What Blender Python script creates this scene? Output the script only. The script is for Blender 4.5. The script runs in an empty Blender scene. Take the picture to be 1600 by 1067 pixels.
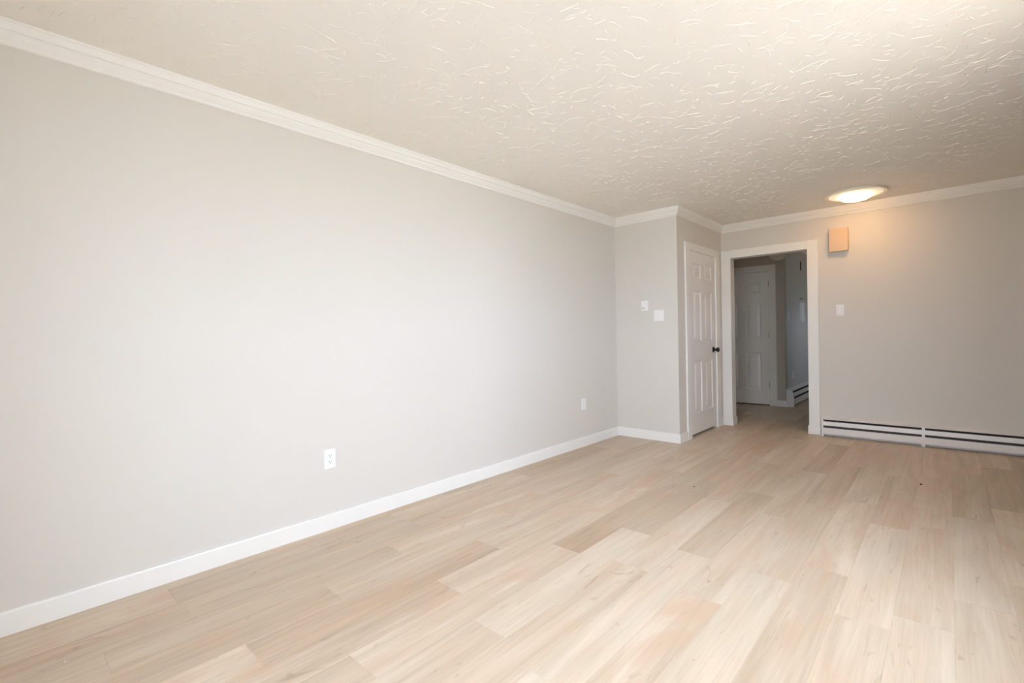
import bpy, bmesh, math, random
from mathutils import Vector, Matrix

random.seed(7)
sc = bpy.context.scene
COL = sc.collection
PI = math.pi

# ------------------------------------------------------------------ camera
cam_d = bpy.data.cameras.new('camera')
cam_d.sensor_width = 36.0
cam_d.lens = 743.602 * 36.0 / 1600.0
cam_d.clip_start = 0.02
cam = bpy.data.objects.new('camera', cam_d)
COL.objects.link(cam)
RGT = Vector((0.73728354, 0.67526525, -0.02073219))
UPV = Vector((0.00764712, 0.02234428, 0.99972109))
FWD = Vector((-0.67554015, 0.73723645, -0.01131023))
M = Matrix((RGT, UPV, -FWD)).transposed().to_4x4()
M.translation = Vector((2.76904, 0.0, 1.14463))
cam.matrix_world = M
sc.camera = cam

# ------------------------------------------------------------------ colour management
sc.view_settings.view_transform = 'Standard'
sc.view_settings.look = 'None'
sc.view_settings.gamma = 1.0
sc.view_settings.use_curve_mapping = False
sc.view_settings.exposure = 2.21
sc.cycles.max_bounces = 14
sc.cycles.diffuse_bounces = 10
sc.cycles.glossy_bounces = 4
sc.cycles.transparent_max_bounces = 8
sc.cycles.sample_clamp_indirect = 6.0
sc.cycles.caustics_reflective = False
sc.cycles.caustics_refractive = False
sc.cycles.use_denoising = True

# ------------------------------------------------------------------ dimensions (metres)
H = 2.44                     # ceiling height
YB, XB, YF = 4.7767, 0.7176, 6.0808   # closet front, closet side, far wall
XR, Y0 = 3.45, -0.6          # right wall, wall behind the camera
YH, XH = 8.0, 0.972          # hallway door wall, hallway side wall
HX0, HX1, HY1 = -0.7, 2.5, 10.4
WIN = (0.85, 2.70, 0.98, 2.10)        # unseen window in the right wall, placed to fit the light: y0 y1 z0 z1
RWIN = (1.75, 2.60, 0.10, 2.10)       # unseen window added behind the camera to fit the light: x0 x1 z0 z1
SIDE_OPEN = (2.90, 5.98, 2.33)               # opening in the right wall to the added side room: y0 y1 top
HWIN = (8.95, 9.35, 1.15, 1.65)          # unseen hallway window, added for cool light on the wall opposite

# ------------------------------------------------------------------ sky and sun
world = bpy.data.worlds.new('overcast_sky')
sc.world = world
world.use_nodes = True
wn = world.node_tree
wn.nodes.clear()
w_out = wn.nodes.new('ShaderNodeOutputWorld')
w_bg = wn.nodes.new('ShaderNodeBackground')
w_bg.inputs['Color'].default_value = (0.82, 0.925, 1.17, 1)
w_bg.inputs['Strength'].default_value = 4.6
wn.links.new(w_bg.outputs[0], w_out.inputs[0])

sun_d = bpy.data.lights.new('sun', 'SUN')
sun_d.energy = 11.5
sun_d.angle = 0.02
sun_d.color = (1.0, 0.93, 0.82)
sun = bpy.data.objects.new('sun', sun_d)
COL.objects.link(sun)
sun.rotation_euler = Vector((0.25, -0.75, -0.62)).to_track_quat('-Z', 'Y').to_euler()
sun.location = (6, 8, 8)


def portal(name, loc, rot, sx, sy):
    d = bpy.data.lights.new(name, 'AREA')
    d.shape = 'RECTANGLE'
    d.size, d.size_y = sx, sy
    d.cycles.is_portal = True
    o = bpy.data.objects.new(name, d)
    COL.objects.link(o)
    o.location = loc
    o.rotation_euler = rot
    return o


portal('window_sky_portal', (XR + 0.16, (WIN[0] + WIN[1]) / 2, (WIN[2] + WIN[3]) / 2), (0, PI / 2, 0),
       WIN[3] - WIN[2], WIN[1] - WIN[0])
portal('front_sky_portal', ((RWIN[0] + RWIN[1]) / 2, Y0 - 0.16, (RWIN[2] + RWIN[3]) / 2), (PI / 2, 0, 0),
       RWIN[1] - RWIN[0], RWIN[3] - RWIN[2])
portal('hallway_sky_portal', (HX1 + 0.16, (HWIN[0] + HWIN[1]) / 2, (HWIN[2] + HWIN[3]) / 2), (0, PI / 2, 0),
       HWIN[3] - HWIN[2], HWIN[1] - HWIN[0])


# ------------------------------------------------------------------ materials
def mat(name, col, rough=0.5, spec=0.5, metal=0.0, bump=None, emis=None):
    m = bpy.data.materials.new(name)
    m.use_nodes = True
    nt = m.node_tree
    b = nt.nodes['Principled BSDF']
    b.inputs['Base Color'].default_value = (*col, 1)
    b.inputs['Roughness'].default_value = rough
    b.inputs['Metallic'].default_value = metal
    b.inputs['Specular IOR Level'].default_value = spec
    if emis:
        b.inputs['Emission Color'].default_value = (*emis[0], 1)
        b.inputs['Emission Strength'].default_value = emis[1]
    if bump:
        scale, dist, strength = bump
        tc = nt.nodes.new('ShaderNodeTexCoord')
        n = nt.nodes.new('ShaderNodeTexNoise')
        n.inputs['Scale'].default_value = scale
        n.inputs['Detail'].default_value = 4
        bp = nt.nodes.new('ShaderNodeBump')
        bp.inputs['Strength'].default_value = strength
        bp.inputs['Distance'].default_value = dist
        nt.links.new(tc.outputs['Object'], n.inputs['Vector'])
        nt.links.new(n.outputs['Fac'], bp.inputs['Height'])
        nt.links.new(bp.outputs[0], b.inputs['Normal'])
    return m


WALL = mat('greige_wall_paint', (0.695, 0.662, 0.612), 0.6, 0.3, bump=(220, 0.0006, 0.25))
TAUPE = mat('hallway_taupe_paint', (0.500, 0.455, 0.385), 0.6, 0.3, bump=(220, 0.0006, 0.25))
LIGHT_SINK = mat('side_room_light_sink', (0.16, 0.14, 0.12), 0.7, 0.3)  # dark colour added to swallow light in the unseen side room
HALLPAINT = mat('hallway_wall_paint', (0.600, 0.590, 0.560), 0.4, 0.4, bump=(220, 0.0006, 0.25))
TRIM = mat('white_trim_paint', (0.845, 0.832, 0.795), 0.38, 0.4)
DOORM = mat('white_door_paint', (0.825, 0.812, 0.775), 0.35, 0.4, bump=(90, 0.0004, 0.2))
WARM_LIT_WHITE = mat('warm_lit_white_paint', (0.800, 0.755, 0.665), 0.38, 0.4)  # white paint with the hallway's warm light put into its colour
CEIL = mat('cream_ceiling_plaster', (0.860, 0.828, 0.770), 0.8, 0.2, bump=(60, 0.002, 0.5))
PLASTIC = mat('white_plastic', (0.86, 0.86, 0.85), 0.3, 0.5)
SLOT = mat('dark_slot', (0.05, 0.05, 0.05), 0.6)
BLACK = mat('matte_black_metal', (0.012, 0.012, 0.012), 0.35, 0.5)
NICKEL = mat('worn_nickel', (0.24, 0.23, 0.21), 0.4, 0.5, 0.8)
HEATER = mat('white_enamel', (0.80, 0.77, 0.74), 0.35, 0.5)
FIN = mat('dark_heating_fins', (0.05, 0.042, 0.036), 0.6)
LENS = mat('thermostat_display', (0.42, 0.40, 0.38), 0.25)
SCREW = mat('screw_metal', (0.6, 0.6, 0.58), 0.4, 0.5, 0.6)
CHIME = mat('peach_wood', (0.68, 0.515, 0.37), 0.5, 0.4, bump=(40, 0.0006, 0.3))
SPECK = mat('dark_crumb', (0.06, 0.04, 0.025), 0.8)
CHIP = mat('pale_chip', (0.85, 0.82, 0.76), 0.7)
GLASSW = mat('frosted_glass_shade', (0.78, 0.72, 0.60), 0.25, 0.5)
DOME = mat('glowing_glass_dome', (0.9, 0.85, 0.75), 0.3, 0.5, emis=((1.0, 0.56, 0.22), 5.6))
PLATE = mat('lit_cream_glass', (0.85, 0.80, 0.70), 0.35, 0.5, emis=((1.0, 0.82, 0.58), 0.10))
RIM = mat('cream_lamp_rim', (0.86, 0.80, 0.68), 0.3, 0.5)
GROUND = mat('pale_gravel', (0.45, 0.44, 0.41), 0.9, 0.1, bump=(20, 0.02, 0.5))


def pane_material():
    m = bpy.data.materials.new('window_pane_glass')
    m.use_nodes = True
    nt = m.node_tree
    nt.nodes.clear()
    out = nt.nodes.new('ShaderNodeOutputMaterial')
    mix = nt.nodes.new('ShaderNodeMixShader')
    tr = nt.nodes.new('ShaderNodeBsdfTransparent')
    gl = nt.nodes.new('ShaderNodeBsdfGlossy')
    gl.inputs['Roughness'].default_value = 0.02
    tr.inputs['Color'].default_value = (0.95, 0.97, 0.96, 1)
    mix.inputs[0].default_value = 0.06
    nt.links.new(tr.outputs[0], mix.inputs[1])
    nt.links.new(gl.outputs[0], mix.inputs[2])
    nt.links.new(mix.outputs[0], out.inputs[0])
    return m


PANE = pane_material()


def floor_material():
    m = bpy.data.materials.new('pale_oak_planks')
    m.use_nodes = True
    nt = m.node_tree
    N, L = nt.nodes, nt.links
    b = N['Principled BSDF']
    at = N.new('ShaderNodeAttribute')
    at.attribute_name = 'plank'
    sep = N.new('ShaderNodeSeparateColor')
    L.new(at.outputs['Color'], sep.inputs[0])
    tone, hue, rnd = sep.outputs[0], sep.outputs[1], sep.outputs[2]
    tc = N.new('ShaderNodeTexCoord')
    off = N.new('ShaderNodeVectorMath'); off.operation = 'SCALE'
    comb = N.new('ShaderNodeCombineXYZ')
    L.new(rnd, comb.inputs[0]); L.new(rnd, comb.inputs[1])
    comb.inputs[2].default_value = 0.37
    L.new(comb.outputs[0], off.inputs[0]); off.inputs['Scale'].default_value = 71.0
    add = N.new('ShaderNodeVectorMath'); add.operation = 'ADD'
    L.new(tc.outputs['Object'], add.inputs[0]); L.new(off.outputs[0], add.inputs[1])

    def noise(sx, sy, detail, dist=0.0, rough=0.55):
        mp = N.new('ShaderNodeMapping')
        mp.inputs['Scale'].default_value = (sx, sy, 1)
        n = N.new('ShaderNodeTexNoise')
        n.inputs['Scale'].default_value = 1.0
        n.inputs['Detail'].default_value = detail
        n.inputs['Distortion'].default_value = dist
        n.inputs['Roughness'].default_value = rough
        L.new(add.outputs[0], mp.inputs[0]); L.new(mp.outputs[0], n.inputs['Vector'])
        return n.outputs['Fac']

    def math_(op, a, c, clamp=False):
        n = N.new('ShaderNodeMath'); n.operation = op; n.use_clamp = clamp
        for i, v in enumerate((a, c)):
            if isinstance(v, (int, float)):
                n.inputs[i].default_value = v
            else:
                L.new(v, n.inputs[i])
        return n.outputs[0]

    def maprange(v, a, c):
        n = N.new('ShaderNodeMapRange'); n.clamp = True
        n.inputs['From Min'].default_value = a; n.inputs['From Max'].default_value = c
        L.new(v, n.inputs['Value'])
        return n.outputs[0]

    def mixc(fac, c1, c2, blend='MIX'):
        n = N.new('ShaderNodeMix'); n.data_type = 'RGBA'; n.blend_type = blend
        if isinstance(fac, (int, float)):
            n.inputs[0].default_value = fac
        else:
            L.new(fac, n.inputs[0])
        for i, c in ((6, c1), (7, c2)):
            if isinstance(c, tuple):
                n.inputs[i].default_value = (*c, 1)
            else:
                L.new(c, n.inputs[i])
        return n.outputs[2]

    broad = maprange(noise(8, 0.8, 3, 1.0), 0.34, 0.66)
    streak = maprange(noise(27, 1.0, 4, 1.4), 0.36, 0.66)
    blotch = maprange(noise(6, 2.2, 3, 0.8), 0.42, 0.64)
    fine = maprange(noise(120, 3.0, 5, 0.3, 0.65), 0.28, 0.72)
    hair = maprange(noise(70, 5.0, 3, 0.8), 0.62, 0.76)
    knot = maprange(noise(15, 5.0, 2, 1.6), 0.655, 0.74)
    t = math_('ADD', math_('MULTIPLY', tone, 0.62), math_('MULTIPLY', broad, 0.34))
    t = math_('ADD', t, math_('MULTIPLY', streak, 0.20))
    t = math_('ADD', t, math_('MULTIPLY', math_('SUBTRACT', fine, 0.5), 0.22))
    t = math_('SUBTRACT', t, 0.10, True)
    c = mixc(t, FLOOR_LIGHT, FLOOR_DARK)
    pink = math_('MULTIPLY', math_('MULTIPLY', blotch, hue), 0.68)
    c = mixc(pink, c, FLOOR_PINK)
    grey = math_('MULTIPLY', math_('MULTIPLY', math_('SUBTRACT', 1.0, blotch), math_('SUBTRACT', 1.0, hue)), 0.35)
    c = mixc(grey, c, FLOOR_GREY)
    c = mixc(math_('MULTIPLY', hair, 0.30), c, (0.34, 0.23, 0.15))
    c = mixc(math_('MULTIPLY', knot, 0.38), c, (0.30, 0.205, 0.13))
    L.new(c, b.inputs['Base Color'])
    b.inputs['Roughness'].default_value = 0.42
    b.inputs['Specular IOR Level'].default_value = 0.45
    bp = N.new('ShaderNodeBump')
    bp.inputs['Strength'].default_value = 0.12
    bp.inputs['Distance'].default_value = 0.001
    L.new(fine, bp.inputs['Height'])
    L.new(bp.outputs[0], b.inputs['Normal'])
    return m


FLOOR_LIGHT = (0.735, 0.615, 0.480)
FLOOR_DARK = (0.400, 0.285, 0.180)
FLOOR_PINK = (0.580, 0.400, 0.265)
FLOOR_GREY = (0.520, 0.450, 0.345)
FLOOR = floor_material()


# ------------------------------------------------------------------ mesh helpers
def obj(name, bm, material, parent=None, smooth=False, bevel=None):
    me = bpy.data.meshes.new(name)
    bmesh.ops.recalc_face_normals(bm, faces=bm.faces)
    bm.to_mesh(me)
    bm.free()
    if smooth:
        for p in me.polygons:
            p.use_smooth = True
    me.materials.append(material)
    o = bpy.data.objects.new(name, me)
    COL.objects.link(o)
    if parent:
        o.parent = parent
    if bevel:
        md = o.modifiers.new('edge_softening', 'BEVEL')
        md.width = bevel
        md.segments = 2
        md.limit_method = 'ANGLE'
    return o


def bm_box(*boxes):
    bm = bmesh.new()
    for lo, hi in boxes:
        box(bm, lo, hi)
    return bm


def box(bm, lo, hi):
    r = bmesh.ops.create_cube(bm, size=1.0)
    for v in r['verts']:
        v.co = Vector([lo[i] + (v.co[i] + 0.5) * (hi[i] - lo[i]) for i in range(3)])


def lathe(bm, prof, segs=48, axis='Z', origin=(0, 0, 0)):
    """prof: list of (radius, height) revolved round the axis."""
    rings = []
    for r, h in prof:
        if r < 1e-6:
            rings.append([bm.verts.new(orient((0, 0, h), axis, origin))])
        else:
            rings.append([bm.verts.new(orient((r * math.cos(2 * PI * k / segs), r * math.sin(2 * PI * k / segs), h),
                                              axis, origin)) for k in range(segs)])
    for a, c in zip(rings, rings[1:]):
        for k in range(segs):
            k2 = (k + 1) % segs
            if len(a) == 1 and len(c) == 1:
                continue
            if len(a) == 1:
                bm.faces.new((a[0], c[k], c[k2]))
            elif len(c) == 1:
                bm.faces.new((a[k], a[k2], c[0]))
            else:
                bm.faces.new((a[k], a[k2], c[k2], c[k]))


def orient(p, axis, o):
    x, y, z = p
    if axis == 'Y':
        x, y, z = x, z, y
    elif axis == 'X':
        x, y, z = z, x, y
    return (x + o[0], y + o[1], z + o[2])


def extrude_profile(bm, prof, x0, x1):
    """closed profile of (y, z) pushed along local x."""
    a = [bm.verts.new((x0, y, z)) for y, z in prof]
    c = [bm.verts.new((x1, y, z)) for y, z in prof]
    n = len(prof)
    for k in range(n):
        k2 = (k + 1) % n
        bm.faces.new((a[k], a[k2], c[k2], c[k]))
    bm.faces.new(a)
    bm.faces.new(list(reversed(c)))


def sweep_bm(path, i, prof, z_of, start=None, end=None):
    """prof (out, z) swept along path[i] -> path[i+1]; the room lies to the right of the walk; ends are mitred."""
    n = len(path)

    def nrm(a, c):
        d = Vector((c[0] - a[0], c[1] - a[1]))
        d.normalize()
        return Vector((d.y, -d.x)), d
    a, c = path[i % n], path[(i + 1) % n]
    n1, d1 = nrm(a, c)
    n0, _ = nrm(path[(i - 1) % n], a)
    n2, _ = nrm(c, path[(i + 2) % n])
    ms = (n0 + n1) / (1 + n0.dot(n1))
    me_ = (n1 + n2) / (1 + n1.dot(n2))
    bm = bmesh.new()
    A, C = [], []
    for out, z in prof:
        pa = Vector(a) + ms * out if start is None else Vector(a) + d1 * start + n1 * out
        pc = Vector(c) + me_ * out if end is None else Vector(a) + d1 * end + n1 * out
        A.append(bm.verts.new((pa.x, pa.y, z_of(z))))
        C.append(bm.verts.new((pc.x, pc.y, z_of(z))))
    k_ = len(prof)
    for k in range(k_):
        k2 = (k + 1) % k_
        bm.faces.new((A[k], A[k2], C[k2], C[k]))
    bm.faces.new(A)
    bm.faces.new(list(reversed(C)))
    return bm


def struct(name, bm, m, label=None, cat=None, **kw):
    o = obj(name, bm, m, **kw)
    o['kind'] = 'structure'
    if label:
        o['label'] = label
    if cat:
        o['category'] = cat
    return o


def thing(name, label, cat, loc, rotz=0.0, group=None):
    o = bpy.data.objects.new(name, None)
    o.empty_display_size = 0.05
    COL.objects.link(o)
    o.location = loc
    o.rotation_euler = (0, 0, rotz)
    o['label'] = label
    o['category'] = cat
    if group:
        o['group'] = group
    return o


def tag(o, label, cat, group=None):
    o['label'] = label
    o['category'] = cat
    if group:
        o['group'] = group
    return o


# ------------------------------------------------------------------ floor
def build_floor():
    W, L0, G = 0.18, 1.2, 0.0006
    # end joints and tones read from the photograph: column -> (one joint y, {plank index: tone})
    known = {1: 0.540, 2: 0.253, 5: 1.39, 7: 1.29, 9: 2.42, 10: 4.44, 11: 2.42, 12: 2.645, 13: 2.27,
             14: 2.405, 15: 2.70, 8: 3.30, 6: 0.85, 4: 0.62, 3: 1.02}
    tones = {(9, 2.5): (0.72, 0.45), (12, 2.0): (0.62, 0.5), (5, 0.9): (0.72, 0.9), (11, 3.0): (0.55, 0.55),
             (2, 0.0): (0.60, 0.5), (1, 0.2): (0.55, 0.6), (10, 5.0): (0.85, 0.6), (15, 4.3): (0.75, 0.5), (13, 3.0): (0.12, 0.3),
             (14, 3.0): (0.35, 0.7), (15, 3.3): (0.22, 0.2), (11, 2.0): (0.18, 0.25), (9, 2.0): (0.10, 0.3),
             (12, 3.2): (0.30, 0.8), (10, 3.0): (0.25, 0.5), (14, 2.0): (0.10, 0.2), (15, 2.2): (0.30, 0.3),
             (8, 3.0): (0.20, 0.5), (5, 1.8): (0.22, 0.5), (7, 1.0): (0.45, 0.3), (7, 2.0): (0.12, 0.4), (6, 1.5): (0.3, 0.8)}
    bm = bmesh.new()
    lay = bm.faces.layers.float_color.new('plank_face')
    rng = random.Random(11)
    x_lo, x_hi, y_lo, y_hi = -0.74, XR + 2.85, Y0 - 0.1, HY1 + 0.1
    k0 = int(math.floor((x_lo - 0.08) / W))
    k1 = int(math.ceil((x_hi - 0.08) / W))
    for k in range(k0, k1):
        xa, xb = max(0.08 + W * k, x_lo), min(0.08 + W * (k + 1), x_hi)
        if xb - xa < 0.01:
            continue
        j = known.get(k, rng.uniform(0, L0))
        j -= L0 * math.ceil((j - y_lo) / L0)
        while j < y_hi:
            ya, yb = max(j, y_lo), min(j + L0, y_hi)
            j += L0
            if yb - ya < 0.01:
                continue
            tone, hue = rng.betavariate(1.6, 2.2), rng.random()
            for (kk, yy), tv in tones.items():
                if kk == k and ya <= yy < yb:
                    tone, hue = tv
            c = (tone, hue, rng.random(), 1)
            o = [bm.verts.new(q) for q in ((xa, ya, -0.0008), (xb, ya, -0.0008), (xb, yb, -0.0008), (xa, yb, -0.0008))]
            i_ = [bm.verts.new(q) for q in ((xa + G, ya + G, 0), (xb - G, ya + G, 0), (xb - G, yb - G, 0), (xa + G, yb - G, 0))]
            fs = [bm.faces.new(i_)]
            for e in range(4):
                e2 = (e + 1) % 4
                fs.append(bm.faces.new((o[e], o[e2], i_[e2], i_[e])))
            for f in fs:
                f[lay] = c
    me = bpy.data.meshes.new('floor')
    box(bm, (x_lo, y_lo, -0.06), (x_hi, y_hi, -0.001))
    vals = [tuple(f[lay]) for f in bm.faces]
    bm.to_mesh(me)
    bm.free()
    if 'plank_face' in me.attributes:
        me.attributes.remove(me.attributes['plank_face'])
    at = me.attributes.new('plank', 'FLOAT_COLOR', 'FACE')
    for k, v in enumerate(vals):
        at.data[k].color = v
    me.materials.append(FLOOR)
    o = bpy.data.objects.new('floor', me)
    COL.objects.link(o)
    o['kind'] = 'structure'


build_floor()


# ------------------------------------------------------------------ ceiling with trowelled plaster ridges
def build_ceiling():
    bm = bmesh.new()
    box(bm, (-0.12, Y0 - 0.12, H), (XR + 0.12, YF + 0.12, H + 0.1))
    rng = random.Random(5)
    n = 5200
    for _ in range(n):
        x, y = rng.uniform(0.07, XR - 0.05), rng.uniform(-0.2, YF - 0.06)
        if x < XB + 0.08 and y > YB - 0.08:
            continue
        ang = rng.uniform(0, 2 * PI)
        ln = rng.choice((0.02, 0.028, 0.035, 0.045, 0.06, 0.08, 0.11)) * rng.uniform(0.7, 1.2)
        curv = rng.uniform(-9, 9)
        hgt = rng.uniform(0.0007, 0.0025)
        wid = rng.uniform(0.0011, 0.0025)
        segs = 7
        px, py, a = x, y, ang
        prev = None
        for s in range(segs + 1):
            t = s / segs
            k = math.sin(PI * min(1, max(0, t * 0.96 + 0.02))) ** 0.6
            nx, ny = -math.sin(a), math.cos(a)
            w = wid * (0.35 + 0.65 * k)
            ring = [bm.verts.new((px + nx * w, py + ny * w, H + 0.0002)),
                    bm.verts.new((px + nx * w * 0.25, py + ny * w * 0.25, H - hgt * k)),
                    bm.verts.new((px - nx * w * 0.35, py - ny * w * 0.35, H - hgt * k * 0.9)),
                    bm.verts.new((px - nx * w, py - ny * w, H + 0.0002))]
            if prev:
                for q in range(3):
                    bm.faces.new((prev[q], prev[q + 1], ring[q + 1], ring[q]))
            prev = ring
            st = ln / segs
            px += math.cos(a) * st
            py += math.sin(a) * st
            a += curv * st + rng.uniform(-0.32, 0.32)
    struct('ceiling', bm, CEIL)


build_ceiling()
struct('ceiling_hallway', bm_box(((HX0 - 0.1, YF + 0.12, H), (HX1 + 0.1, HY1 + 0.1, H + 0.1))), CEIL)

# ------------------------------------------------------------------ walls
T = 0.11
DC = (5.066, 5.849, 2.036)           # closet door opening y0 y1 top
OP = (0.829, 1.632, 2.032)           # doorway opening x0 x1 top
DH = (-0.012, 0.768, 2.055)          # hallway door opening x0 x1 top
struct('wall_left', bm_box(((-T, Y0 - T, 0), (0, YF, H))), WALL)
struct('wall_closet_front', bm_box(((0, YB, 0), (XB, YB + T, H))), WALL)
struct('wall_closet_side', bm_box(((XB - T, YB + T, 0), (XB, DC[0] - 0.012, H)), ((XB - T, DC[1] + 0.012, 0), (XB, YF, H)),
                                  ((XB - T, DC[0] - 0.012, DC[2] + 0.012), (XB, DC[1] + 0.012, H))), WALL)
struct('wall_back', bm_box(((-T, YF, 0), (OP[0] - 0.012, YF + T, H)), ((OP[1] + 0.012, YF, 0), (XR + T, YF + T, H)),
                           ((OP[0] - 0.012, YF, OP[2] + 0.012), (OP[1] + 0.012, YF + T, H))), WALL)
struct('wall_right', bm_box(((XR, Y0 - T, 0), (XR + T, WIN[0], H)), ((XR, WIN[1], 0), (XR + T, SIDE_OPEN[0], H)), ((XR, SIDE_OPEN[1], 0), (XR + T, YF, H)),
                            ((XR, SIDE_OPEN[0], SIDE_OPEN[2]), (XR + T, SIDE_OPEN[1], H)),
                            ((XR, WIN[0], 0), (XR + T, WIN[1], WIN[2])), ((XR, WIN[0], WIN[3]), (XR + T, WIN[1], H))), WALL)
# unseen side room, added and kept dark to dim the far right
KX, KY0, KY1 = XR + T + 2.6, SIDE_OPEN[0] - 0.15, YF
struct('wall_added_side_room', bm_box(((KX, KY0, 0), (KX + T, KY1, H)), ((XR + T, KY0 - T, 0), (KX + T, KY0, H)), ((XR + T, KY1, 0), (KX + T, KY1 + T, H))), LIGHT_SINK)
struct('ceiling_added_side_room', bm_box(((XR + 0.121, KY0 - T, H), (KX + T, KY1 + T, H + 0.1))), CEIL)
struct('wall_front', bm_box(((0, Y0 - T, 0), (RWIN[0], Y0, H)), ((RWIN[1], Y0 - T, 0), (XR, Y0, H)),
                            ((RWIN[0], Y0 - T, 0), (RWIN[1], Y0, RWIN[2])), ((RWIN[0], Y0 - T, RWIN[3]), (RWIN[1], Y0, H))), WALL)
struct('wall_light_block', bm_box(((HX0 - T, YH + T + 0.6, 0), (XH - T, YH + T + 0.7, H)), ((HX0 - T, YH + T, 0), (HX0, YH + T + 0.6, H))), WALL)  # unseen closure added behind the hallway door to keep sky light out
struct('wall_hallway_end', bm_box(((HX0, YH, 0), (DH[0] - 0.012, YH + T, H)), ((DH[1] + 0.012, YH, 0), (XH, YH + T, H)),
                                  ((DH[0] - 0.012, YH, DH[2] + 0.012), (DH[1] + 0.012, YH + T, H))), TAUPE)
struct('wall_hallway_side', bm_box(((XH - T, YH + T, 0), (XH, HY1, H))), HALLPAINT)
struct('wall_hallway_far', bm_box(((XH - T, HY1, 0), (HX1 + T, HY1 + T, H))), HALLPAINT)
struct('wall_hallway_left', bm_box(((HX0 - T, YF + T, 0), (HX0, YH + T, H))), WALL)
struct('wall_hallway_right', bm_box(((HX1, YF + T, 0), (HX1 + T, HWIN[0], H)), ((HX1, HWIN[1], 0), (HX1 + T, HY1, H)),
                                    ((HX1, HWIN[0], 0), (HX1 + T, HWIN[1], HWIN[2])),
                                    ((HX1, HWIN[0], HWIN[3]), (HX1 + T, HWIN[1], H))), HALLPAINT)
struct('wall_hallway_cap', bm_box(((HX0 - T, YF, 0), (-T, YF + T, H))), WALL)
struct('ground', bm_box(((-30, -40, -0.5), (40, 40, -0.3))), GROUND)


def build_window(name, w, mull, place):
    """local: y along the wall, x out of the room."""
    y0, y1, z0, z1 = w
    f = 0.05
    bm = bm_box(((0.02, y0, z0), (0.09, y0 + f, z1)), ((0.02, y1 - f, z0), (0.09, y1, z1)),
                ((0.02, y0 + f, z0), (0.09, y1 - f, z0 + f)), ((0.02, y0 + f, z1 - f), (0.09, y1 - f, z1)))
    for k in range(1, mull):
        ym = y0 + (y1 - y0) * k / mull
        box(bm, (0.03, ym - 0.025, z0 + f), (0.08, ym + 0.025, z1 - f))
    r = struct(name, bm, TRIM)
    r.matrix_world = place
    obj('window_pane', bm_box(((0.05, y0 + f, z0 + f), (0.054, y1 - f, z1 - f))), PANE, r)
    obj('window_casing', bm_box(((-0.018, y0 - 0.08, z0 - 0.02), (0, y0, z1 + 0.08)), ((-0.018, y1, z0 - 0.02), (0, y1 + 0.08, z1 + 0.08)),
                                ((-0.018, y0, z1), (0, y1, z1 + 0.08))), TRIM, r)
    obj('window_sill', bm_box(((-0.05, y0 - 0.1, z0 - 0.03), (0.02, y1 + 0.1, z0))), TRIM, r)


build_window('unseen_window_1', WIN, 2, Matrix.Translation((XR, 0, 0)))
build_window('unseen_window_2', HWIN, 1, Matrix.Translation((HX1, 0, 0)))
build_window('unseen_window_3', RWIN, 2, Matrix.Translation((0, Y0, 0)) @ Matrix.Rotation(-PI / 2, 4, 'Z'))

# ------------------------------------------------------------------ crown moulding and baseboards
PATH = [(0, Y0), (0, YB), (XB, YB), (XB, YF), (XR, YF), (XR, Y0)]
CROWN = [(0, 0), (0.045, 0), (0.045, 0.009), (0.0415, 0.011), (0.038, 0.020), (0.0355, 0.032), (0.035, 0.040), (0.0275, 0.042),
         (0.0275, 0.046), (0.0315, 0.048), (0.0315, 0.052), (0.027, 0.060), (0.019, 0.069), (0.010, 0.077), (0.0085, 0.081), (0.012, 0.083),
         (0.012, 0.088), (0.008, 0.092), (0, 0.092)]
BASE = [(0, 0), (0.0135, 0), (0.0135, 0.088), (0.011, 0.0945), (0, 0.0945)]
for k, nm in enumerate(('trim_1', 'trim_2', 'trim_3', 'trim_4', 'trim_5', 'trim_6')):
    struct(nm, sweep_bm(PATH, k, CROWN, lambda z: H - z), TRIM)
struct('baseboard_left', sweep_bm(PATH, 0, BASE, lambda z: z), TRIM)
struct('baseboard_closet', sweep_bm(PATH, 1, BASE, lambda z: z), TRIM)
bb = sweep_bm(PATH, 2, BASE, lambda z: z, end=4.960 - YB)
bb2 = sweep_bm(PATH, 2, BASE, lambda z: z, start=5.957 - YB, end=YF - 0.019 - YB)
me_tmp = bpy.data.meshes.new('tmp')
bb2.to_mesh(me_tmp)
bb2.free()
bb.from_mesh(me_tmp)
bpy.data.meshes.remove(me_tmp)
struct('baseboard_closet_side', bb, TRIM)
struct('baseboard_right', sweep_bm(PATH, 4, BASE, lambda z: z, start=YF - SIDE_OPEN[0]), TRIM)
struct('baseboard_front', sweep_bm(PATH, 5, BASE, lambda z: z), TRIM)
HB = 0.093
struct('baseboard_hallway', bm_box(((0.862, YH - 0.0135, 0), (XH + 0.0135, YH, HB)), ((XH, YH, 0), (XH + 0.0135, YH + 0.03, HB)),
                                   ((HX0, YH - 0.0135, 0), (-0.11, YH, HB))), TRIM, bevel=0.002)


def casing(name, boxes, paint=TRIM):
    return struct(name, bm_box(*boxes), paint, bevel=0.0025)


# closet door casing and jamb (wall faces +x)
X = XB
casing('trim_7', [((X, 4.962, 0), (X + 0.018, DC[0] + 0.004, 2.111)), ((X, DC[1] - 0.004, 0), (X + 0.018, 5.956, 2.111)),
                  ((X, DC[0] + 0.004, DC[2] - 0.004), (X + 0.018, DC[1] - 0.004, 2.111)),
                  ((X - T, DC[0] - 0.012, 0), (X, DC[0], DC[2])), ((X - T, DC[1], 0), (X, DC[1] + 0.012, DC[2])),
                  ((X - T, DC[0] - 0.012, DC[2]), (X, DC[1] + 0.012, DC[2] + 0.012))])
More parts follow.
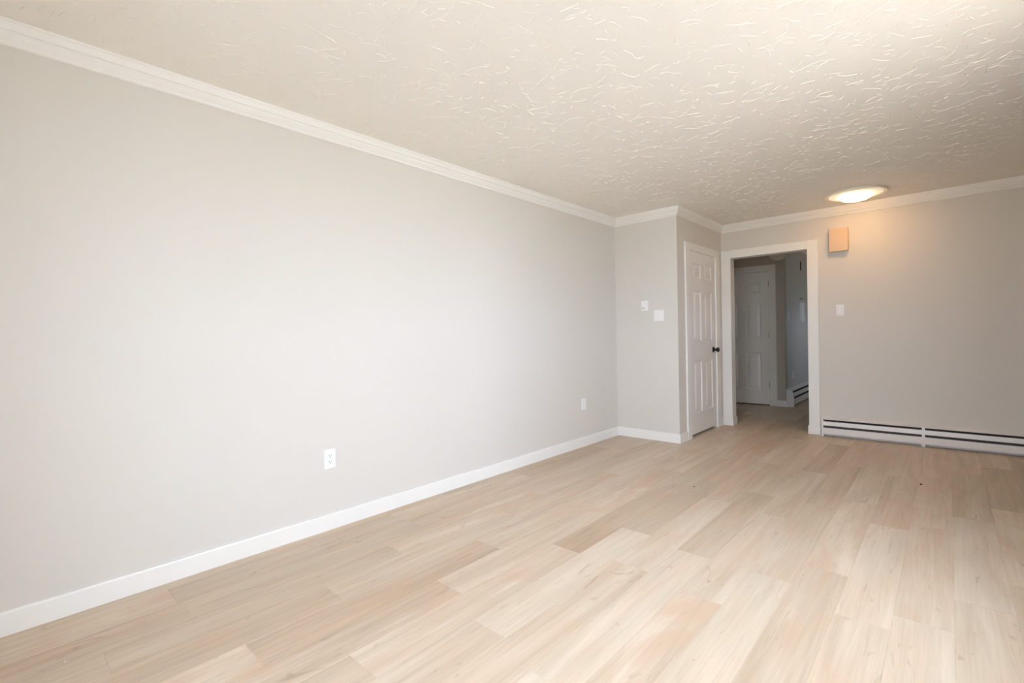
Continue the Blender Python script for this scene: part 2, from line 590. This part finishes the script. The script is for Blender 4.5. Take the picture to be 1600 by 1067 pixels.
# doorway casing, jamb lining and plinth blocks
a, b_, t_ = OP
yf = YF - 0.018
casing('trim_8', [((0.7205, yf, 0), (a, YF, 2.127)), ((b_, yf, 0), (1.735, YF, 2.127)), ((a, yf, t_), (b_, YF, 2.127)),
                  ((a - 0.012, YF, 0), (a, YF + T + 0.012, t_)), ((b_, YF, 0), (b_ + 0.012, YF + T + 0.012, t_)),
                  ((a - 0.012, YF, t_), (b_ + 0.012, YF + T + 0.012, t_ + 0.012)),
                  ((a - 0.105, YF + T, 0), (a - 0.012, YF + T + 0.018, 2.127)), ((b_ + 0.012, YF + T, 0), (b_ + 0.105, YF + T + 0.018, 2.127)),
                  ((a - 0.105, YF + T, t_ + 0.012), (b_ + 0.105, YF + T + 0.018, 2.127))])
casing('trim_9', [((0.732, yf - 0.008, 0), (a + 0.009, YF + T + 0.02, 0.095)), ((b_ - 0.009, yf - 0.008, 0), (1.741, YF + T + 0.02, 0.095))])
# hallway door casing
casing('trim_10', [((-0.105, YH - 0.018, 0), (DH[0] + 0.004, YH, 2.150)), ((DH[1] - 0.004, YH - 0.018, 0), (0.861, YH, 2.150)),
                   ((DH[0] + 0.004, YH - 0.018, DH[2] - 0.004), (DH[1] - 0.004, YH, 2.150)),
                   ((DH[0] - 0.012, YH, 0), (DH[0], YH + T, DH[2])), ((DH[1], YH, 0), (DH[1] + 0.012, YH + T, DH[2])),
                   ((DH[0] - 0.012, YH, DH[2]), (DH[1] + 0.012, YH + T, DH[2] + 0.012))], WARM_LIT_WHITE)


# ------------------------------------------------------------------ six-panel doors (local: x right, y into the wall, z up)
def door_bm(w, h, rows, cols, t=0.035):
    bm = bmesh.new()
    xs = [0] + [v for c in cols for v in c] + [w]
    zs = [0] + [v for r in rows for v in r] + [h]
    cells = {}
    for i in range(len(xs) - 1):
        for j in range(len(zs) - 1):
            x0, x1, z0, z1 = xs[i], xs[i + 1], zs[j], zs[j + 1]
            if i % 2 == 1 and j % 2 == 1:
                rings = []
                for ins, dep in ((0, 0), (0.004, 0.0015), (0.013, 0.0095), (0.020, 0.0105), (0.024, 0.0105), (0.050, 0.0025)):
                    rings.append([bm.verts.new(q) for q in ((x0 + ins, dep, z0 + ins), (x1 - ins, dep, z0 + ins),
                                                            (x1 - ins, dep, z1 - ins), (x0 + ins, dep, z1 - ins))])
                for r0, r1 in zip(rings, rings[1:]):
                    for e in range(4):
                        e2 = (e + 1) % 4
                        bm.faces.new((r0[e], r0[e2], r1[e2], r1[e]))
                bm.faces.new(rings[-1])
            else:
                bm.faces.new([bm.verts.new(q) for q in ((x0, 0, z0), (x1, 0, z0), (x1, 0, z1), (x0, 0, z1))])
    bmesh.ops.remove_doubles(bm, verts=bm.verts, dist=1e-5)
    # edges and back
    f = [bm.verts.new(q) for q in ((0, 0, 0), (w, 0, 0), (w, 0, h), (0, 0, h))]
    k = [bm.verts.new(q) for q in ((0, t, 0), (w, t, 0), (w, t, h), (0, t, h))]
    for e in range(4):
        e2 = (e + 1) % 4
        bm.faces.new((f[e], f[e2], k[e2], k[e]))
    bm.faces.new(k)
    bmesh.ops.remove_doubles(bm, verts=bm.verts, dist=1e-5)
    return bm


ROWS = [(0.222, 0.795), (1.015, 1.570), (1.712, 1.878)]


def build_door(name, label, loc, rotz, w, h, hinge_right, knob, paint):
    cols = [(0.115, w / 2 - 0.052), (w / 2 + 0.052, w - 0.115)]
    r = obj(name, door_bm(w, h, ROWS, cols), paint)
    r['kind'] = 'structure'
    r['label'] = label
    r['category'] = 'door'
    r.location = loc
    r.rotation_euler = (0, 0, rotz)
    hx = w + 0.003 if hinge_right else -0.003
    for hz in (0.26, 1.02, 1.80):
        bm = bmesh.new()
        lathe(bm, [(0, hz), (0.0065, hz), (0.0065, hz + 0.032), (0.0058, hz + 0.033), (0.0065, hz + 0.034), (0.0065, hz + 0.066),
                   (0.0058, hz + 0.067), (0.0065, hz + 0.068), (0.0065, hz + 0.09), (0.004, hz + 0.096), (0, hz + 0.096)],
              12, 'Z', (hx, -0.0075, 0))
        box(bm, (hx - 0.012, -0.0025, hz + 0.002), (hx + 0.012, 0.004, hz + 0.088))
        o = obj('hinge', bm, NICKEL, r)
        o['label'] = 'grey metal hinge'
    if knob:
        kx, kz = knob
        bm = bmesh.new()
        lathe(bm, [(0, 0.0), (0.033, 0.0), (0.034, -0.004), (0.031, -0.010), (0.016, -0.013), (0.0115, -0.018), (0.0115, -0.030),
                   (0.018, -0.036), (0.0255, -0.044), (0.0285, -0.053), (0.027, -0.062), (0.020, -0.069), (0.010, -0.072),
                   (0, -0.0725)], 32, 'Y', (kx, 0, kz))
        o = obj('door_knob', bm, BLACK, r, smooth=True)
        o['label'] = 'round matte black door knob'
    return r


build_door('door_1', 'white six-panel closet door with a black round knob', (XB + 0.002, DC[0] + 0.004, 0.031), PI / 2,
           DC[1] - DC[0] - 0.008, 2.000, False, (0.688, 0.905), DOORM)
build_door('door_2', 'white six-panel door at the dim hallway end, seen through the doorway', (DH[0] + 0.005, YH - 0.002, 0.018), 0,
           DH[1] - DH[0] - 0.010, 2.030, True, (0.065, 0.92), WARM_LIT_WHITE)


# ------------------------------------------------------------------ wall plates
def plate_bm(w, h, t):
    bm = bmesh.new()
    box(bm, (-w / 2, -t, -h / 2), (w / 2, 0, h / 2))
    bmesh.ops.bevel(bm, geom=[e for e in bm.edges if all(v.co.y < -t / 2 for v in e.verts)], offset=t * 0.55, segments=2,
                    affect='EDGES', profile=0.6)
    return bm


def screw(parent, x, z, y):
    bm = bmesh.new()
    lathe(bm, [(0, 0), (0.0032, 0), (0.0028, -0.0012), (0, -0.0015)], 12, 'Y', (x, y, z))
    obj('screw', bm, PLASTIC, parent)


def outlet(label, loc, rotz):
    r = thing('wall_outlet', label, 'outlet', loc, rotz)
    obj('cover_plate', plate_bm(0.072, 0.117, 0.006), PLASTIC, r)
    for s in (-1, 1):
        z = s * 0.0195
        bm = bmesh.new()
        pts = []
        for k in range(28):
            a_ = 2 * PI * k / 28
            pts.append((max(-0.0165, min(0.0165, 0.0185 * math.cos(a_))), max(-0.0145, min(0.0145, 0.0185 * math.sin(a_)))))
        f0 = [bm.verts.new((u, -0.0055, z + v)) for u, v in pts]
        f1 = [bm.verts.new((u * 0.96, -0.0085, z + v * 0.96)) for u, v in pts]
        for k in range(28):
            k2 = (k + 1) % 28
            bm.faces.new((f0[k], f0[k2], f1[k2], f1[k]))
        bm.faces.new(f1)
        bmesh.ops.remove_doubles(bm, verts=bm.verts, dist=1e-6)
        rc = obj('receptacle', bm, PLASTIC, r)
        for sx, hh in ((-0.0064, 0.0085), (0.0064, 0.0068)):
            obj('slot', bm_box(((sx - 0.0012, -0.0088, z + 0.0030 - hh / 2), (sx + 0.0012, -0.0080, z + 0.0030 + hh / 2))), SLOT, rc)
        bm = bmesh.new()
        lathe(bm, [(0, -0.0088), (0.0026, -0.0088), (0.0026, -0.0080), (0, -0.0080)], 14, 'Y', (0, 0, z - 0.0075))
        obj('ground_hole', bm, SLOT, rc)
    screw(r, 0, 0, -0.006)
    return r


def switch(name, label, loc, rotz, gangs):
    r = thing(name, label, 'light switch', loc, rotz)
    w = 0.072 + 0.042 * (gangs - 1)
    obj('cover_plate', plate_bm(w, 0.116, 0.006), PLASTIC, r)
    bw = 0.0185 + 0.023 * (gangs - 1)
    obj('bezel', bm_box(((-bw, -0.0095, -0.0365), (bw, -0.0055, 0.0365))), PLASTIC, r, bevel=0.0015)
    for g in range(gangs):
        x = (g - (gangs - 1) / 2) * 0.046
        bm = bmesh.new()
        a_ = [bm.verts.new(q) for q in ((x - 0.0165, -0.0055, -0.0335), (x + 0.0165, -0.0055, -0.0335), (x + 0.0165, -0.0055, 0.0335),
                                        (x - 0.0165, -0.0055, 0.0335))]
        c = [bm.verts.new(q) for q in ((x - 0.0155, -0.0165, -0.0325), (x + 0.0155, -0.0165, -0.0325), (x + 0.0155, -0.0110, 0.0325),
                                       (x - 0.0155, -0.0110, 0.0325))]
        for e in range(4):
            e2 = (e + 1) % 4
            bm.faces.new((a_[e], a_[e2], c[e2], c[e]))
        bm.faces.new(c)
        obj('rocker', bm, PLASTIC, r)
    for g in range(gangs):
        x = (g - (gangs - 1) / 2) * 0.046
        screw(r, x, 0.0475, -0.006)
        screw(r, x, -0.0475, -0.006)
    return r


outlet('white duplex outlet low on the long bare wall, the big near one', (0, 1.364, 0.425), PI / 2)
r = thing('blank_wall_plate', 'small white blank wall plate low on the long wall near the closet corner', 'wall plate', (0, 4.092, 0.431), PI / 2)
obj('cover_plate', plate_bm(0.072, 0.117, 0.007), PLASTIC, r)
screw(r, 0, 0.030, -0.007)
screw(r, 0, -0.030, -0.007)
switch('light_switch', 'square white double rocker switch on the closet front wall, below the thermostat', (0.512, YB, 1.330), 0, 2)
switch('light_switch', 'white single rocker switch on the far wall below the peach wooden box', (1.928, YF, 1.348), 0, 1)
switch('light_switch', 'white switch on the bluish hallway wall, seen edge-on through the doorway', (XH, 8.205, 1.350), PI / 2, 1)
outlet('small white outlet low on the bluish hallway wall above the heater', (XH, 8.450, 0.446), PI / 2)

# thermostat
r = thing('thermostat', 'small white thermostat on the closet front wall, above the double switch', 'thermostat', (0.3555, YB, 1.442), 0)
bm = bmesh.new()
box(bm, (-0.037, -0.006, -0.055), (0.037, 0, 0.055))
obj('wall_base', bm, PLASTIC, r, bevel=0.002)
bm = bmesh.new()
box(bm, (-0.034, -0.028, -0.051), (0.034, -0.006, 0.051))
obj('housing', bm, PLASTIC, r, bevel=0.004)
o = obj('setting_lever', bm_box(((-0.026, -0.0305, -0.030), (0.002, -0.027, -0.020))), LENS, r)
o['label'] = 'grey display bar'
obj('vent_slot', bm_box(((-0.030, -0.0285, -0.0405), (0.030, -0.0278, -0.0385))), LENS, r)

# door chime box
r = thing('door_chime', 'peach wooden chime box high on the far wall beside the doorway', 'door chime', (1.927, YF, 2.088), 0)
bm = bmesh.new()
box(bm, (-0.074, -0.012, -0.112), (0.074, 0, 0.112))
obj('back_plate', bm, CHIME, r)
bm = bmesh.new()
box(bm, (-0.083, -0.060, -0.121), (0.083, -0.012, 0.121))
obj('cover', bm, CHIME, r, bevel=0.004)


# ------------------------------------------------------------------ baseboard heaters (local: x along, y into the wall, z up)
def heater(label, loc, rotz, x0, x1, joints, d, h):
    r = thing('baseboard_heater', label, 'heater', loc, rotz)
    k, s = d / 0.065, h / 0.2
    P = lambda pts: [(-y * k, z * s) for y, z in pts]
    bm = bmesh.new()
    extrude_profile(bm, P([(0.0005, 0.0), (0.004, 0.0), (0.004, 0.194), (0.046, 0.186), (0.050, 0.180), (0.052, 0.181), (0.048, 0.189),
                           (0.004, 0.2), (0.0005, 0.2)]), x0, x1)
    obj('back_panel', bm, HEATER, r)
    bm = bmesh.new()
    extrude_profile(bm, P([(0.054, 0.158), (0.0555, 0.159), (0.0635, 0.117), (0.0615, 0.1155), (0.0545, 0.150)]), x0, x1)
    obj('damper_flap', bm, HEATER, r)
    bm = bmesh.new()
    extrude_profile(bm, P([(0.0635, 0.093), (0.0655, 0.092), (0.0655, 0.027), (0.063, 0.024), (0.050, 0.024), (0.050, 0.026),
                           (0.0635, 0.027)]), x0, x1)
    obj('front_panel', bm, HEATER, r)
    bm = bmesh.new()
    extrude_profile(bm, P([(0.006, 0.03), (0.048, 0.03), (0.048, 0.165), (0.006, 0.17)]), x0 + 0.01, x1 - 0.01)
    o = obj('fin_element', bm, FIN, r)
    o['label'] = 'dark heating fins'
    o['kind'] = 'stuff'
    prof = P([(0.0, 0.0), (0.0665, 0.0), (0.0665, 0.110), (0.0555, 0.176), (0.050, 0.188), (0.004, 0.202), (0.0, 0.202)])
    for e0, e1 in ((x0 - 0.012, x0 + 0.004), (x1 - 0.004, x1 + 0.012)):
        bm = bmesh.new()
        extrude_profile(bm, prof, e0, e1)
        obj('end_cap', bm, HEATER, r)
    for j in joints:
        bm = bmesh.new()
        extrude_profile(bm, P([(0.0, 0.0), (0.0672, 0.0), (0.0672, 0.110), (0.0562, 0.177), (0.0505, 0.189), (0.004, 0.203), (0.0, 0.203)]),
                        j - 0.012, j + 0.012)
        obj('joint_cover', bm, HEATER, r)
    return r


heater('long white baseboard heater under the far wall switch, right of the doorway', (0, YF, 0), 0, 1.768, XR - 0.02, (2.587,), 0.065, 0.200)
heater('white baseboard heater along the bluish wall in the dim hallway', (XH, YH + 0.032, 0), PI / 2, 0.014, 2.2, (1.35,), 0.10, 0.262)

# ------------------------------------------------------------------ ceiling lamp
r = thing('ceiling_lamp', 'round lit flush ceiling lamp above the doorway wall', 'ceiling lamp', (2.128, 5.600, H), 0)
bm = bmesh.new()
lathe(bm, [(0, 0), (0.246, 0), (0.250, -0.006), (0.246, -0.014), (0.236, -0.018), (0.226, -0.015), (0.219, -0.009), (0.214, -0.009), (0, -0.009)], 72)
obj('trim_ring', bm, RIM, r, smooth=True)
bm = bmesh.new()
lathe(bm, [(0.2135, -0.0095), (0.213, -0.016), (0.205, -0.020), (0.15, -0.022), (0.128, -0.022), (0.124, -0.016), (0, -0.016)], 72)
obj('lamp_plate', bm, PLATE, r, smooth=True)
bm = bmesh.new()
lathe(bm, [(0.124, -0.017), (0.128, -0.025), (0.126, -0.036), (0.117, -0.048), (0.099, -0.059), (0.073, -0.066), (0.038, -0.070), (0, -0.071)], 72)
o = obj('glass_dome', bm, DOME, r, smooth=True)
o['label'] = 'glowing white glass dome'

# hallway ceiling lamp
r = thing('hallway_lamp', 'unlit glass ceiling lamp in the hallway, its underside just below the doorway header', 'ceiling lamp', (0.985, 7.60, H), 0)
bm = bmesh.new()
lathe(bm, [(0, 0), (0.065, 0), (0.065, -0.012), (0.05, -0.025), (0.018, -0.03), (0.018, -0.09), (0.03, -0.095), (0, -0.095)], 40)
obj('canopy', bm, NICKEL, r, smooth=True)
bm = bmesh.new()
lathe(bm, [(0.03, -0.090), (0.08, -0.105), (0.112, -0.15), (0.118, -0.20), (0.105, -0.245), (0.075, -0.275), (0.04, -0.288), (0, -0.291)], 48)
obj('glass_shade', bm, GLASSW, r, smooth=True)

# ------------------------------------------------------------------ small unidentified shapes on the hallway wall
r = tag(obj('wall_slot', bm_box(((-0.011, -0.012, -0.075), (0.011, 0, 0.075))), SLOT, bevel=0.003),
        'narrow dark upright strip high on the bluish hallway wall', 'wall fitting')
r.location = (XH, 9.066, 2.203)
r.rotation_euler = (0, 0, PI / 2)
bm = bmesh.new()
lathe(bm, [(0, 0), (0.02, 0), (0.02, -0.004), (0.007, -0.008), (0.007, -0.03), (0.013, -0.034), (0.012, -0.042), (0, -0.044)], 20, 'Y')
r = tag(obj('wall_peg', bm, NICKEL, smooth=True), 'small dark peg on the bluish hallway wall, above the pale upright shape', 'peg')
r.location = (XH, 9.020, 1.662)
r.rotation_euler = (0, 0, PI / 2)
r = thing('pale_wall_shape', 'pale narrow upright shape with rounded foot on the bluish hallway wall', 'wall panel', (XH, 9.135, 1.44), PI / 2)  # unidentified pale shape, built as a thin plate
bm = bmesh.new()
pts = [(-0.13, 0.165), (0.13, 0.165)] + [(0.13 * math.cos(a_ / 12 * PI), -0.10 - 0.07 * math.sin(a_ / 12 * PI)) for a_ in range(13)]
f0 = [bm.verts.new((u, 0, v)) for u, v in pts]
f1 = [bm.verts.new((u * 0.96, -0.018, v * 0.98)) for u, v in pts]
for k in range(len(pts)):
    k2 = (k + 1) % len(pts)
    bm.faces.new((f0[k], f0[k2], f1[k2], f1[k]))
bm.faces.new(f1)
obj('front_face', bm, PLASTIC, r)


# ------------------------------------------------------------------ specks on the floor
def crumb(name, label, loc, r_, m, seed):
    rng = random.Random(seed)
    bm = bmesh.new()
    bmesh.ops.create_icosphere(bm, subdivisions=2, radius=r_)
    for v in bm.verts:
        v.co *= rng.uniform(0.75, 1.1)
        v.co.z = max(v.co.z * 0.7, -r_ * 0.5)
    zmin = min(v.co.z for v in bm.verts)
    for v in bm.verts:
        v.co.z -= zmin
    o = obj(name, bm, m)
    o.location = loc
    return tag(o, label, 'crumb')


crumb('floor_crumb', 'tiny dark speck on the pale floor in front of the closet door', (1.375, 3.481, 0), 0.006, SPECK, 1)
crumb('floor_crumb', 'tiny dark speck on the browner floor in front of the heater joint', (2.616, 4.543, 0), 0.008, SPECK, 2)
crumb('floor_crumb', 'tiny pale chip on the floor in the near corner by the long wall', (0.403, 0.151, 0), 0.0025, CHIP, 3)
